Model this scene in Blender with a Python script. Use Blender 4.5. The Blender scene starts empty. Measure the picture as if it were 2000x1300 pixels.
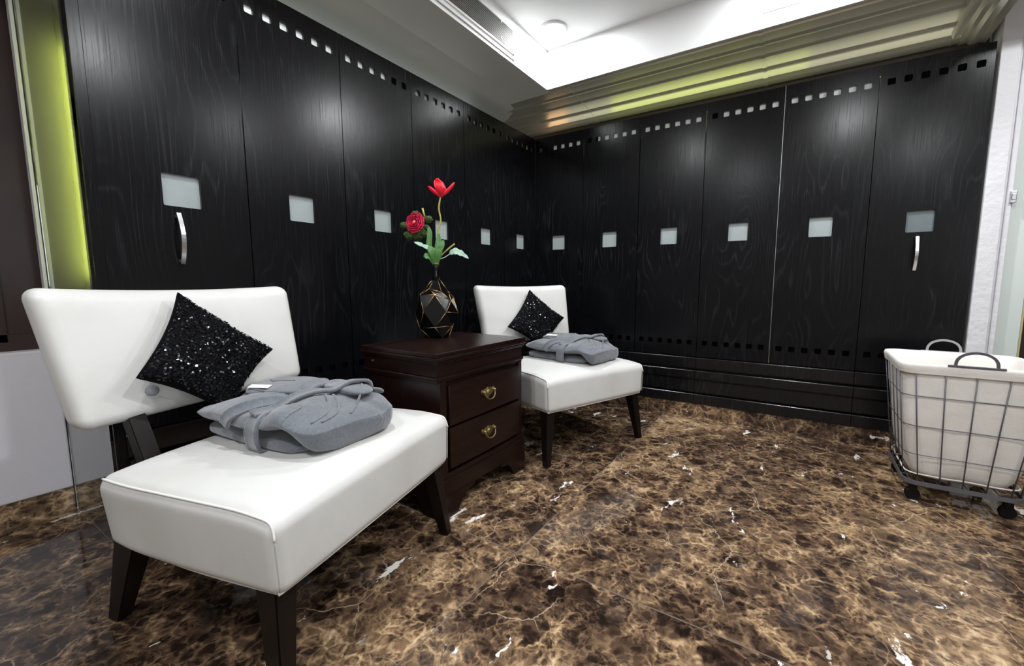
import bpy, bmesh, math, random
from mathutils import Vector, Matrix, noise
random.seed(7)
SC = bpy.context.scene
COL = SC.collection
PI = math.pi
V = Vector

# ------------------------------------------------------------------ camera
cam_d = bpy.data.cameras.new('camera'); cam = bpy.data.objects.new('camera', cam_d); COL.objects.link(cam)
cam_d.sensor_width = 36.0; cam_d.lens = 825.07 / 2000 * 36.0
cam_d.shift_x = -0.01734; cam_d.shift_y = -0.0017
cam_d.clip_start = 0.05
yaw, pitch = -0.5679, -0.1126
fw = V((math.sin(yaw)*math.cos(pitch), math.cos(yaw)*math.cos(pitch), math.sin(pitch)))
cam.location = (1.9917, -3.2092, 0.9752)
cam.rotation_euler = fw.to_track_quat('-Z', 'Y').to_euler()
SC.camera = cam
# ------------------------------------------------------------------ world, exposure
w = bpy.data.worlds.new('world'); SC.world = w; w.use_nodes = True
w.node_tree.nodes['Background'].inputs[0].default_value = (0.8, 0.85, 0.9, 1)
w.node_tree.nodes['Background'].inputs[1].default_value = 0.05
SC.view_settings.view_transform = 'Standard'; SC.view_settings.look = 'None'
SC.view_settings.exposure = -0.22; SC.view_settings.gamma = 1; SC.view_settings.use_curve_mapping = False

# ------------------------------------------------------------------ lamps of the ceiling tray
CEIL = 2.61; SOF = 2.35
LAMPS = [(0.548, -0.655, 25), (1.95, -0.62, 26), (3.1, -1.0, 22), (0.8, -2.45, 20), (2.3, -2.2, 30), (3.1, -3.6, 30), (1.2, -3.9, 26)]
for i, (lx, ly, pw) in enumerate(LAMPS):
    ld = bpy.data.lights.new('downlight_beam', 'AREA'); ld.shape = 'DISK'; ld.size = 0.11; ld.energy = pw
    ld.color = (0.97, 0.99, 1.0); ld.spread = math.radians(180)
    lo = bpy.data.objects.new('downlight_beam', ld); COL.objects.link(lo); lo.location = (lx, ly, CEIL-0.0115)

# ------------------------------------------------------------------ material helpers
class N:
    def __init__(s, name):
        s.m = bpy.data.materials.new(name); s.m.use_nodes = True
        s.t = s.m.node_tree; s.b = s.t.nodes['Principled BSDF']
    def n(s, typ, **kw):
        nd = s.t.nodes.new(typ)
        for k, v in kw.items(): setattr(nd, k, v)
        return nd
    def l(s, a, b): s.t.links.new(a, b)
    def setv(s, sock, v):
        if hasattr(v, 'links') or isinstance(v, bpy.types.NodeSocket): s.l(v, sock)
        else: sock.default_value = v
    def math(s, op, a, b=0.0, c=0.0, clamp=False):
        nd = s.n('ShaderNodeMath', operation=op, use_clamp=clamp)
        s.setv(nd.inputs[0], a); s.setv(nd.inputs[1], b)
        if len(nd.inputs) > 2: s.setv(nd.inputs[2], c)
        return nd.outputs[0]
    def vmath(s, op, a, b=(0, 0, 0)):
        nd = s.n('ShaderNodeVectorMath', operation=op); s.setv(nd.inputs[0], a)
        if op == 'SCALE': s.setv(nd.inputs['Scale'], b)
        else: s.setv(nd.inputs[1], b)
        return nd.outputs[0]
    def mix(s, f, a, b):
        nd = s.n('ShaderNodeMix', data_type='RGBA'); s.setv(nd.inputs[0], f); s.setv(nd.inputs[6], a); s.setv(nd.inputs[7], b)
        return nd.outputs[2]
    def ramp(s, f, stops, interp='LINEAR'):
        nd = s.n('ShaderNodeValToRGB'); cr = nd.color_ramp; cr.interpolation = interp
        while len(cr.elements) > len(stops): cr.elements.remove(cr.elements[-1])
        while len(cr.elements) < len(stops): cr.elements.new(0.5)
        for e, (p, c) in zip(cr.elements, stops): e.position = p; e.color = c if len(c) == 4 else (*c, 1)
        s.l(f, nd.inputs[0]); return nd.outputs[0]
    def sstep(s, x, a, b):
        nd = s.n('ShaderNodeMapRange', interpolation_type='SMOOTHSTEP'); s.setv(nd.inputs[0], x)
        nd.inputs[1].default_value = a; nd.inputs[2].default_value = b; return nd.outputs[0]
    def noise(s, vec, scale, detail=3, rough=0.5, dist=0.0, out=0):
        nd = s.n('ShaderNodeTexNoise'); s.l(vec, nd.inputs['Vector']); nd.inputs['Scale'].default_value = scale
        nd.inputs['Detail'].default_value = detail; nd.inputs['Roughness'].default_value = rough; nd.inputs['Distortion'].default_value = dist
        return nd.outputs[out]
    def vor(s, vec, scale, feature='F1', out='Distance', rnd=1.0):
        nd = s.n('ShaderNodeTexVoronoi', feature=feature); s.l(vec, nd.inputs['Vector']); nd.inputs['Scale'].default_value = scale
        nd.inputs['Randomness'].default_value = rnd
        return nd.outputs[out]
    def bump(s, h, strength=0.3, dist=0.01):
        nd = s.n('ShaderNodeBump'); s.l(h, nd.inputs['Height']); nd.inputs['Strength'].default_value = strength; nd.inputs['Distance'].default_value = dist
        s.l(nd.outputs[0], s.b.inputs['Normal'])
    def set(s, col=None, rough=None, metal=None, **kw):
        if col is not None: s.setv(s.b.inputs['Base Color'], (*col, 1) if isinstance(col, tuple) and len(col) == 3 else col)
        if rough is not None: s.setv(s.b.inputs['Roughness'], rough)
        if metal is not None: s.setv(s.b.inputs['Metallic'], metal)
        for k, v in kw.items(): s.setv(s.b.inputs[k], v)
        return s.m
    def pos(s): return s.n('ShaderNodeNewGeometry').outputs['Position']
    def obj(s): return s.n('ShaderNodeTexCoord').outputs['Object']

def simple(name, col, rough=0.5, metal=0.0, nscale=0, namp=0.15, bump=0, **kw):
    a = N(name); c = (*col, 1)
    if nscale:
        f = a.noise(a.obj(), nscale, 4)
        lo = tuple(x*(1-namp) for x in col); hi = tuple(min(1, x*(1+namp)) for x in col)
        c = a.mix(f, (*lo, 1), (*hi, 1))
        if bump: a.bump(a.noise(a.obj(), nscale*3, 4), bump, 0.004)
    return a.set(c, rough, metal, **kw)

# black stained oak
def black_oak(name='black_stained_oak', spec=0.25):
    a = N(name)
    p = a.pos(); sp = a.n('ShaderNodeSeparateXYZ'); a.l(p, sp.inputs[0])
    u = a.math('ADD', sp.outputs[0], sp.outputs[1]); z = sp.outputs[2]
    door = a.math('FLOOR', a.math('DIVIDE', u, 0.46))
    cx = a.n('ShaderNodeCombineXYZ')
    a.l(a.math('MULTIPLY', u, 5.0), cx.inputs[0]); a.l(a.math('MULTIPLY', door, 7.3), cx.inputs[1]); a.l(a.math('MULTIPLY', z, 0.85), cx.inputs[2])
    f = a.noise(cx.outputs[0], 0.8, 2, 0.45)
    rings = a.math('FRACT', a.math('MULTIPLY', f, 26.0))
    tri = a.math('ABSOLUTE', a.math('SUBTRACT', rings, 0.5))
    line = a.sstep(tri, 0.30, 0.5)
    c2 = a.n('ShaderNodeCombineXYZ')
    a.l(a.math('MULTIPLY', u, 260.0), c2.inputs[0]); a.l(a.math('MULTIPLY', z, 3.0), c2.inputs[2]); a.l(door, c2.inputs[1])
    fine = a.sstep(a.noise(c2.outputs[0], 1.0, 2), 0.45, 0.7)
    patch = a.sstep(a.noise(p, 2.2, 2), 0.35, 0.7)
    g = a.math('MULTIPLY', a.math('MULTIPLY', line, a.math('ADD', 0.35, a.math('MULTIPLY', fine, 0.65))), patch)
    col = a.mix(a.math('MULTIPLY', g, 0.8), (0.0030, 0.0032, 0.0042, 1), (0.022, 0.023, 0.026, 1))
    h = a.math('ADD', a.math('MULTIPLY', a.math('MULTIPLY', line, patch), 0.6), a.math('MULTIPLY', fine, 0.14))
    a.bump(h, 0.07, 0.0010)
    return a.set(col, a.math('ADD', 0.23, a.math('MULTIPLY', fine, 0.06)), 0.0, **{'Specular IOR Level': spec})

def marble(name='dark_emperador_marble', gloss=0.07, seams=True):
    a = N(name)
    p = a.pos(); sp = a.n('ShaderNodeSeparateXYZ'); a.l(p, sp.inputs[0])
    X, Y, Z = sp.outputs
    TX, TY = 1.8, 2.1
    fx = a.math('DIVIDE', a.math('SUBTRACT', X, 1.175), TX); fy = a.math('DIVIDE', a.math('ADD', Y, 2.02), TY)
    ix = a.math('FLOOR', fx); iy = a.math('FLOOR', fy)
    off = a.n('ShaderNodeCombineXYZ')
    a.l(a.math('MULTIPLY', ix, 11.3), off.inputs[0]); a.l(a.math('MULTIPLY', iy, 7.7), off.inputs[1]); a.l(a.math('ADD', a.math('MULTIPLY', ix, 3.1), a.math('MULTIPLY', iy, 5.3)), off.inputs[2])
    q = a.vmath('ADD', p, off.outputs[0])
    wob = a.vmath('SUBTRACT', a.noise(q, 5.0, 3, 0.6, out=1), (0.5, 0.5, 0.5))
    q1 = a.vmath('ADD', q, a.vmath('SCALE', wob, 0.08))
    wob2 = a.vmath('SUBTRACT', a.noise(q, 22.0, 3, 0.6, out=1), (0.5, 0.5, 0.5))
    q2 = a.vmath('ADD', q1, a.vmath('SCALE', wob2, 0.028))
    big = a.noise(q1, 1.1, 4, 0.6)
    mid = a.noise(q2, 8.0, 8, 0.72)
    wob3 = a.vmath('SUBTRACT', a.noise(q, 60.0, 3, 0.6, out=1), (0.5, 0.5, 0.5))
    q3 = a.vmath('ADD', q2, a.vmath('SCALE', wob3, 0.014))
    msk = a.sstep(a.noise(q1, 6.5, 4, 0.6), 0.34, 0.62)
    e1 = a.math('MULTIPLY', a.sstep(a.vor(q3, 9.0, 'DISTANCE_TO_EDGE'), 0.085, 0.0), msk)
    e2 = a.math('MULTIPLY', a.sstep(a.vor(q3, 23.0, 'DISTANCE_TO_EDGE'), 0.17, 0.0), a.sstep(a.noise(q1, 9.0, 4, 0.6), 0.36, 0.60))
    e3 = a.math('MULTIPLY', a.sstep(a.vor(q3, 52.0, 'DISTANCE_TO_EDGE'), 0.22, 0.0), a.sstep(a.noise(q2, 14.0, 3, 0.6), 0.38, 0.62))
    cl = a.vor(q3, 14.0, 'F1', 'Color'); cs = a.n('ShaderNodeSeparateColor'); a.l(cl, cs.inputs[0])
    dark = a.math('MULTIPLY', a.sstep(cs.outputs[0], 0.50, 0.66), a.sstep(a.vor(q3, 14.0, 'DISTANCE_TO_EDGE'), 0.03, 0.22))
    cl2 = a.vor(q3, 33.0, 'F1', 'Color'); cs2 = a.n('ShaderNodeSeparateColor'); a.l(cl2, cs2.inputs[0])
    dark2 = a.math('MULTIPLY', a.sstep(cs2.outputs[1], 0.55, 0.70), a.sstep(a.vor(q3, 33.0, 'DISTANCE_TO_EDGE'), 0.03, 0.20))
    L = a.math('ADD', a.math('MULTIPLY', big, 0.55), a.math('MULTIPLY', mid, 0.50))
    for m_, w_ in ((e1, 0.12), (e2, 0.13), (e3, 0.10), (dark, -0.11), (dark2, -0.09)): L = a.math('ADD', L, a.math('MULTIPLY', m_, w_))
    col = a.ramp(L, [(0.34, (0.012, 0.008, 0.006)), (0.46, (0.034, 0.020, 0.014)), (0.56, (0.100, 0.062, 0.040)), (0.67, (0.245, 0.158, 0.088)), (0.78, (0.46, 0.32, 0.19)), (0.92, (0.66, 0.52, 0.36))])
    thin = a.math('MULTIPLY', a.sstep(a.vor(q2, 3.4, 'DISTANCE_TO_EDGE'), 0.008, 0.0), a.sstep(a.noise(q, 3.0, 2), 0.45, 0.6))
    col = a.mix(a.math('MULTIPLY', thin, 0.7), col, (0.55, 0.42, 0.30, 1))
    # white calcite
    qs = a.n('ShaderNodeMapping'); a.l(q2, qs.inputs[0]); qs.inputs['Rotation'].default_value = (0, 0, 0.45); qs.inputs['Scale'].default_value = (1.0, 0.33, 1)
    wv = a.math('MULTIPLY', a.sstep(a.noise(qs.outputs[0], 11.0, 5, 0.62), 0.632, 0.658), a.sstep(a.noise(q, 2.3, 1), 0.43, 0.51))
    col = a.mix(wv, col, (0.80, 0.76, 0.72, 1))
    if seams:
        ex = a.math('MULTIPLY', a.math('ABSOLUTE', a.math('SUBTRACT', fx, a.math('ROUND', fx))), TX)
        ey = a.math('MULTIPLY', a.math('ABSOLUTE', a.math('SUBTRACT', fy, a.math('ROUND', fy))), TY)
        s_ = a.sstep(a.math('MINIMUM', ex, ey), 0.0036, 0.0014)
        col = a.mix(a.math('MULTIPLY', s_, 0.8), col, (0.16, 0.135, 0.115, 1))
    return a.set(col, gloss, 0.0, **{'Specular IOR Level': 0.5})

def leather():
    a = N('white_leatherette')
    o = a.obj()
    a.bump(a.math('ADD', a.noise(o, 260, 3), a.math('MULTIPLY', a.noise(o, 7, 3), 5.0)), 0.10, 0.002)
    st = a.sstep(a.noise(o, 3.0, 4), 0.30, 0.62)
    return a.set(a.mix(st, (0.56, 0.555, 0.535, 1), (0.635, 0.635, 0.622, 1)), 0.38, 0.0, **{'Specular IOR Level': 0.35})

def terry():
    a = N('grey_robe_fabric'); o = a.obj()
    wv = a.n('ShaderNodeTexWave'); a.l(o, wv.inputs[0]); wv.inputs['Scale'].default_value = 95; wv.inputs['Distortion'].default_value = 2.5; wv.inputs['Detail'].default_value = 2
    h = a.math('ADD', a.math('MULTIPLY', wv.outputs[1], 0.6), a.math('MULTIPLY', a.noise(o, 420, 2), 0.7))
    h = a.math('ADD', h, a.math('MULTIPLY', a.noise(o, 26, 3), 2.5))
    a.bump(h, 0.5, 0.002)
    c = a.mix(a.noise(o, 120, 4), (0.085, 0.096, 0.115, 1), (0.175, 0.19, 0.215, 1))
    return a.set(c, 0.95, 0.0, **{'Sheen Weight': 0.5, 'Specular IOR Level': 0.15})

def mahogany():
    a = N('dark_mahogany'); o = a.obj()
    mp = a.n('ShaderNodeMapping'); a.l(o, mp.inputs[0]); mp.inputs['Scale'].default_value = (14, 1.2, 14)
    f = a.noise(mp.outputs[0], 3.0, 4, 0.6)
    return a.set(a.ramp(f, [(0.3, (0.0065, 0.0026, 0.0022)), (0.7, (0.016, 0.0058, 0.0045))]), 0.27, 0.0, **{'Specular IOR Level': 0.30})

def plaster(name, col, sc=30, st=0.3, rough=0.6):
    a = N(name); p = a.pos()
    a.bump(a.math('ADD', a.noise(p, sc, 5, 0.6), a.math('MULTIPLY', a.noise(p, sc*0.25, 2), 1.5)), st, 0.006)
    return a.set(col, rough)

M = dict(
    oak=black_oak(), oakbase=black_oak('varnished_black_oak', 0.5), marble=marble(), skirt=marble('marble_skirting', 0.25, False), leather=leather(), terry=terry(), mahogany=mahogany(),
    white=plaster('white_ceiling_paint', (0.83, 0.84, 0.84), 20, 0.04, 0.5), plaster=plaster('white_rough_plaster', (0.70, 0.70, 0.735), 45, 0.45, 0.6),
    lowwall=plaster('pale_grey_plaster', (0.72, 0.71, 0.77), 28, 0.25, 0.65),
    soffit=simple('satin_grey_soffit', (0.80, 0.82, 0.78), 0.30, 0.10, 3, 0.05, **{'Specular IOR Level': 0.6}),
    crown=simple('champagne_lacquer', (0.74, 0.74, 0.64), 0.30, 0.60, 4, 0.06),
    closet=simple('champagne_closet_lining', (0.36, 0.36, 0.31), 0.42, 0.2, 4, 0.15),
    brownwall=simple('brown_gap_board', (0.055, 0.043, 0.028), 0.6, 0, 8, 0.2),
    brown=simple('brown_wood_panelling', (0.030, 0.014, 0.012), 0.35, 0, 5, 0.4),
    black=simple('matte_black_board', (0.006, 0.006, 0.007), 0.7), pane=simple('frosted_white_pane', (0.31, 0.35, 0.355), 0.35, 0, 30, 0.06),
    pane_dim=simple('smoked_frosted_pane', (0.13, 0.16, 0.17), 0.35, 0, 30, 0.1), back=simple('white_backing_sheet', (0.86, 0.92, 0.89), 0.6, 0, 10, 0.05),
    chrome=simple('brushed_steel', (0.62, 0.63, 0.65), 0.28, 1.0, 60, 0.05), legwood=simple('dark_leg_wood', (0.006, 0.0035, 0.003), 0.35, 0, 20, 0.3, **{'Specular IOR Level': 0.25}),
    piping=simple('white_piping', (0.78, 0.78, 0.75), 0.45), thread=simple('grey_stitching', (0.42, 0.41, 0.38), 0.8),
    brass=simple('antique_brass', (0.30, 0.235, 0.11), 0.36, 1.0, 140, 0.7, 0.6), gold=simple('gold_line', (0.72, 0.47, 0.22), 0.25, 1.0),
    vase=simple('black_gloss_ceramic', (0.003, 0.003, 0.004), 0.05, 0, **{'Specular IOR Level': 0.4}), red=simple('red_petal', (0.86, 0.010, 0.035), 0.5, 0, 30, 0.25),
    pink=simple('crimson_petal', (0.62, 0.012, 0.075), 0.5, 0, 40, 0.5), peach=simple('peach_petal_heart', (0.85, 0.28, 0.18), 0.6),
    moss=simple('moss_green', (0.045, 0.085, 0.018), 0.9, 0, 90, 0.7, 0.9), leaf=simple('leaf_green', (0.07, 0.19, 0.045), 0.5, 0, 30, 0.5),
    paleleaf=simple('pale_dusty_leaf', (0.36, 0.52, 0.42), 0.7, 0, 40, 0.25), stem=simple('yellow_green_stem', (0.36, 0.33, 0.07), 0.5, 0, 30, 0.3),
    wire=simple('grey_wire', (0.13, 0.125, 0.15), 0.4, 0.6), wirelight=simple('pale_wire', (0.42, 0.42, 0.42), 0.4, 0.5), linen=None, rubber=simple('black_rubber', (0.004, 0.004, 0.004), 0.5, 0, **{'Specular IOR Level': 0.2}),
    label=simple('white_label', (0.8, 0.8, 0.8), 0.7), grille=simple('grille_grey', (0.36, 0.35, 0.33), 0.5, 0.1), dark=simple('duct_dark', (0.05, 0.045, 0.04), 0.8),
    velvet=simple('black_pillow_cloth', (0.004, 0.004, 0.005), 0.9, 0, 120, 0.6, 0.8, **{'Specular IOR Level': 0.1}), glasscol=None)
a = N('linen_liner'); o = a.obj(); a.bump(a.math('ADD', a.noise(o, 300, 2), a.math('MULTIPLY', a.noise(o, 9, 3), 6.0)), 0.35, 0.003)
M['linen'] = a.set(a.mix(a.noise(o, 14, 4), (0.66, 0.63, 0.59, 1), (0.80, 0.775, 0.745, 1)), 0.9, 0)
a = N('clear_glass'); M['glass'] = a.set((0.88, 0.92, 0.9), 0.02, 0, **{'Transmission Weight': 1.0, 'IOR': 1.45})
a = N('greenish_glass'); M['greenglass'] = a.set((0.62, 0.68, 0.66), 0.25, 0, **{'Specular IOR Level': 0.5})
a = N('black_sequin'); M['sequin'] = a.set((0.03, 0.031, 0.036), 0.10, 0.85)
def emit(name, col, s):
    a = N(name); a.b.inputs['Emission Color'].default_value = (*col, 1); a.b.inputs['Emission Strength'].default_value = s
    return a.set(col, 0.5)
M['ledpale'] = emit('pale_led_strip', (0.95, 0.92, 0.72), 1.25)
M['ledmid'] = emit('mid_led_strip', (0.84, 0.88, 0.46), 2.0)
M['ledfill'] = emit('fill_led_strip', (0.90, 0.96, 0.90), 1.2)  # glow of the strip added below the left soffit
M['fill_glow'] = emit('fill_light_pane', (0.93, 0.96, 1.0), 5.0)  # fill light for the added window behind the camera
M['rear'] = plaster('taupe_wall_paint', (0.34, 0.32, 0.30), 20, 0.05)
M['lens'] = emit('lamp_lens', (1.0, 1.0, 1.0), 30.0)
M['led'] = emit('lime_led_strip', (0.74, 0.81, 0.32), 2.6)
M['lime'] = emit('lime_led_tube', (0.72, 0.80, 0.14), 34.0)
M['ledwarm'] = emit('warm_led_strip', (1.0, 0.62, 0.34), 2.6)

# ------------------------------------------------------------------ object helpers
def mk(name, bm, mat, parent=None, smooth=False, loc=None, auto=None):
    me = bpy.data.meshes.new(name); bmesh.ops.recalc_face_normals(bm, faces=bm.faces); bm.to_mesh(me); bm.free()
    me.materials.append(M[mat] if isinstance(mat, str) else mat)
    if smooth:
        for p in me.polygons: p.use_smooth = True
        if auto is not None:
            bm2 = bmesh.new(); bm2.from_mesh(me)
            for e in bm2.edges:
                if len(e.link_faces) == 2 and e.calc_face_angle(0) > auto: e.smooth = False
            bm2.to_mesh(me); bm2.free()
    o = bpy.data.objects.new(name, me); COL.objects.link(o)
    if parent: o.parent = parent
    if loc: o.location = loc
    return o
def thing(name, label, cat, loc=(0, 0, 0), rz=0, group=None):
    o = bpy.data.objects.new(name, None); COL.objects.link(o); o.location = loc; o.rotation_euler = (0, 0, rz); o.empty_display_size = 0.1
    o['label'] = label; o['category'] = cat
    if group: o['group'] = group
    return o
def tag(o, label, cat, group=None):
    o['label'] = label; o['category'] = cat
    if group: o['group'] = group
    return o
def struct(o): o['kind'] = 'structure'; return o
def copy_tree(o, parent=None):
    c = o.copy(); COL.objects.link(c)
    if parent: c.parent = parent
    for ch in list(o.children): copy_tree(ch, c)
    return c
def box(bm, x0, x1, y0, y1, z0, z1, bev=0.0, seg=2):
    r = bmesh.ops.create_cube(bm, size=1.0); vs = r['verts']
    for v in vs: v.co = V(((x0+x1)/2 + v.co.x*(x1-x0), (y0+y1)/2 + v.co.y*(y1-y0), (z0+z1)/2 + v.co.z*(z1-z0)))
    if bev:
        es = set(e for v in vs for e in v.link_edges)
        bmesh.ops.bevel(bm, geom=list(es), offset=bev, segments=seg, profile=0.5, affect='EDGES')
def bx(*a, **k):
    bm = bmesh.new(); box(bm, *a, **k); return bm
def tube(bm, pts, r, n=8, cyc=False, flat=None, cap=True):
    pts = [V(p) for p in pts]; m = len(pts); rings = []
    rr = r if isinstance(r, (list, tuple)) else [r]*m
    prev = None
    for i, p in enumerate(pts):
        if cyc: t = (pts[(i+1) % m] - pts[i-1])
        else: t = pts[min(i+1, m-1)] - pts[max(i-1, 0)]
        t = t.normalized() if t.length > 1e-9 else V((0, 0, 1))
        if prev is None:
            up = V((0, 0, 1)) if abs(t.z) < 0.9 else V((1, 0, 0)); a_ = t.cross(up).normalized()
        else:
            a_ = prev - t*prev.dot(t)
            a_ = a_.normalized() if a_.length > 1e-6 else t.orthogonal().normalized()
        prev = a_; b_ = t.cross(a_)
        rings.append([bm.verts.new(p + (a_*math.cos(2*PI*k/n) + b_*math.sin(2*PI*k/n))*rr[i]) for k in range(n)])
    for i in range(m if cyc else m-1):
        A, B = rings[i], rings[(i+1) % m]
        for k in range(n): bm.faces.new((A[k], A[(k+1) % n], B[(k+1) % n], B[k]))
    if not cyc and cap:
        bm.faces.new(rings[0]); bm.faces.new(rings[-1])
def spline(pts, n=8, cyc=False):
    P = [V(p) for p in pts]; out = []; m = len(P)
    for i in range(m if cyc else m-1):
        if cyc: a_, b_, c_, d_ = P[i-1], P[i], P[(i+1) % m], P[(i+2) % m]
        else: a_, b_, c_, d_ = P[max(i-1, 0)], P[i], P[i+1], P[min(i+2, m-1)]
        for k in range(n):
            t = k/n
            out.append(0.5*((2*b_) + (c_-a_)*t + (2*a_-5*b_+4*c_-d_)*t*t + (3*b_-a_-3*c_+d_)*t**3))
    if not cyc: out.append(P[-1])
    return out
def lathe(bm, prof, n=24, c=(0, 0, 0), axis='z'):
    rings = []
    for r, h in prof:
        ring = []
        for k in range(n):
            a_ = 2*PI*k/n
            if axis == 'z': q = V((r*math.cos(a_), r*math.sin(a_), h))
            elif axis == 'x': q = V((h, r*math.cos(a_), r*math.sin(a_)))
            else: q = V((r*math.cos(a_), h, r*math.sin(a_)))
            ring.append(bm.verts.new(q + V(c)))
        rings.append(ring)
    for A, B in zip(rings, rings[1:]):
        for k in range(n): bm.faces.new((A[k], A[(k+1) % n], B[(k+1) % n], B[k]))
    bm.faces.new(rings[0]); bm.faces.new(rings[-1])
def prism(bm, prof, axis, a0, a1):
    """extrude a closed 2D profile; axis 'x': prof=(y,z); 'y': prof=(x,z); 'z': prof=(x,y)"""
    def P(q, t): return {'x': (t, q[0], q[1]), 'y': (q[0], t, q[1]), 'z': (q[0], q[1], t)}[axis]
    A = [bm.verts.new(P(q, a0)) for q in prof]; B = [bm.verts.new(P(q, a1)) for q in prof]
    n = len(prof)
    for i in range(n): bm.faces.new((A[i], A[(i+1) % n], B[(i+1) % n], B[i]))
    bm.faces.new(A); bm.faces.new(B)
def rounded_grid(bm, hx, hy, hz, r, n=14, fn=None, seg=4):
    """rounded box with even faces; fn maps each final point"""
    def coords(h):
        inner = h - r; c = [-inner + 2*inner*i/n for i in range(n+1)]
        ext = [inner + r*math.tan((k/seg)*PI/4) for k in range(1, seg+1)]
        return [-e for e in reversed(ext)] + c + ext
    X, Y, Z = coords(hx), coords(hy), coords(hz)
    def pj(p):
        q = V((max(-hx+r, min(hx-r, p[0])), max(-hy+r, min(hy-r, p[1])), max(-hz+r, min(hz-r, p[2]))))
        d = V(p)-q
        q2 = q + (d.normalized()*r if d.length > 1e-9 else d)
        return fn(q2) if fn else q2
    cache = {}
    def vert(p):
        key = tuple(round(c, 6) for c in p)
        if key not in cache: cache[key] = bm.verts.new(pj(p))
        return cache[key]
    def face(U, W, mkp):
        for i in range(len(U)-1):
            for j in range(len(W)-1):
                vs = [vert(mkp(U[i], W[j])), vert(mkp(U[i+1], W[j])), vert(mkp(U[i+1], W[j+1])), vert(mkp(U[i], W[j+1]))]
                if len(set(vs)) == 4:
                    try: bm.faces.new(vs)
                    except ValueError: pass
    for s in (-1, 1):
        face(X, Y, lambda a_, b_: (a_, b_, s*hz)); face(X, Z, lambda a_, b_: (a_, s*hy, b_)); face(Y, Z, lambda a_, b_: (s*hx, a_, b_))

# ------------------------------------------------------------------ the room shell
struct(mk('floor', bx(-0.72, 4.3, -5.1, 0.6, -0.05, 0.0), 'marble'))
TX0, TX1, TY0, TY1 = 0.378, 3.5, -4.4, -0.452
bm = bmesh.new(); box(bm, TX0-0.1, TX1+0.1, TY0-0.1, TY1+0.1, CEIL, CEIL+0.05)
for a_ in ((TX0-0.012, TX0, TY0, TY1+0.012, SOF+0.001, CEIL), (TX1, TX1+0.012, TY0, TY1+0.012, SOF+0.001, CEIL), (TX0, TX1, TY1, TY1+0.012, SOF-0.001, CEIL), (TX0, TX1, TY0-0.012, TY0, SOF+0.001, CEIL)):
    box(bm, *a_)
struct(mk('ceiling', bm, 'white'))
# soffit on the left: flat strip beside the tray, then a shallow slope down to the wall
bm = bmesh.new()
prism(bm, [(TX0, SOF), (0.10, SOF), (-0.72, SOF-0.075), (-0.72, SOF+0.3), (TX0-0.013, SOF+0.3), (TX0-0.013, SOF+0.001), (TX0, SOF+0.001)], 'y', -5.1, 0.30)
struct(mk('ceiling_soffit_left', bm, 'soffit')).name = 'ceiling.001'
bm = bmesh.new(); box(bm, TX0, 4.3, -5.1, TY0, SOF, SOF+0.25); box(bm, TX1, 4.3, TY0, TY1, SOF, SOF+0.25); box(bm, TX0, 4.3, TY1+0.013, 0.6, SOF+0.03, SOF+0.25)
struct(mk('ceiling', bm, 'soffit'))
# stepped crown moulding along the back
def crown_prof(y0=-0.4395, y1=0.13, z0=SOF+0.001, z1=SOF-0.075):
    pts = []; steps = [(0.0, 0), (0.05, 0.0), (0.06, .10), (0.20, .12), (0.24, .22), (0.28, .17), (0.42, .30), (0.46, .42), (0.50, .38), (0.66, .52), (0.70, .66), (0.74, .62), (0.84, .80), (0.88, 1.0), (1.0, 1.0)]
    for t, d in steps: pts.append((y0+(y1-y0)*t, z0+(z1-z0)*d))
    return pts
cp = crown_prof()
bm = bmesh.new(); prism(bm, cp + [(0.13, SOF+0.03), (-0.4395, SOF+0.03)], 'x', TX0-0.2, 2.70); struct(mk('trim_1', bm, 'crown'))
bm = bmesh.new(); prism(bm, [(y, z-0.0005) if 0.05 < (y+0.4395)/.57 else (y, z) for y, z in cp] + [(0.13, SOF+0.03), (-0.4395, SOF+0.03)], 'x', -0.30, TX0-0.2); struct(mk('trim_2', bm, 'crown'))
for i, xx in enumerate((0.525, 1.72)):
    bm = bmesh.new(); prism(bm, [(y, z-0.004) for y, z in cp] + [(0.132, SOF+0.02), (TY1, SOF+0.02)], 'x', xx-(0.002 if i == 0 else 0.012), xx+(0.002 if i == 0 else 0.012)); struct(mk('trim_%d' % (3+i), bm, 'crown'))
bm = bmesh.new(); prism(bm, [(2.585+0.16*t, SOF+0.001-0.07*d) for t, d in ((0, 0.8), (.1, 1.1), (.25, 1.0), (.35, 1.2), (.5, 1.15), (.6, 1.35), (.8, 1.3), (1, 1.4))] + [(2.745, SOF+0.03), (2.585, SOF+0.03)], 'y', TY1+0.02, 0.36); struct(mk('trim_5', bm, 'crown'))
# brown board in the gap behind the back doors, back of the closets
struct(mk('wall_back', bx(-0.72, 2.76, 0.135, 0.16, 0, SOF+0.01), 'brownwall'))
bm = bmesh.new(); box(bm, -0.72, -0.62, -2.79, 0.135, 0, SOF); struct(mk('wall_closet_left', bm, 'closet')).name = 'wall_left.001'
# left wall beyond the closets: low white wall, brown panelling above, white edge strip
bm = bmesh.new(); box(bm, -0.74, -0.62, -5.1, -2.80, 0.10, 0.703, bev=0.006); struct(mk('wall_left', bm, 'lowwall'))
struct(mk('baseboard_left', bx(-0.74, -0.625, -5.1, -2.80, 0.0, 0.10), 'skirt'))
bm = bmesh.new(); box(bm, -0.80, -0.70, -5.1, -2.80, 0.703, SOF)
for y in (-2.93, -3.4, -3.9): box(bm, -0.70, -0.685, y-0.012, y+0.012, 0.74, 2.2)
box(bm, -0.70, -0.685, -5.1, -2.82, 0.703, 0.77)
struct(mk('window_1', bm, 'brown'))
struct(mk('trim_6', bx(-0.66, -0.618, -2.812, -2.802, 0.703, SOF-0.07), 'plaster'))
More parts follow.
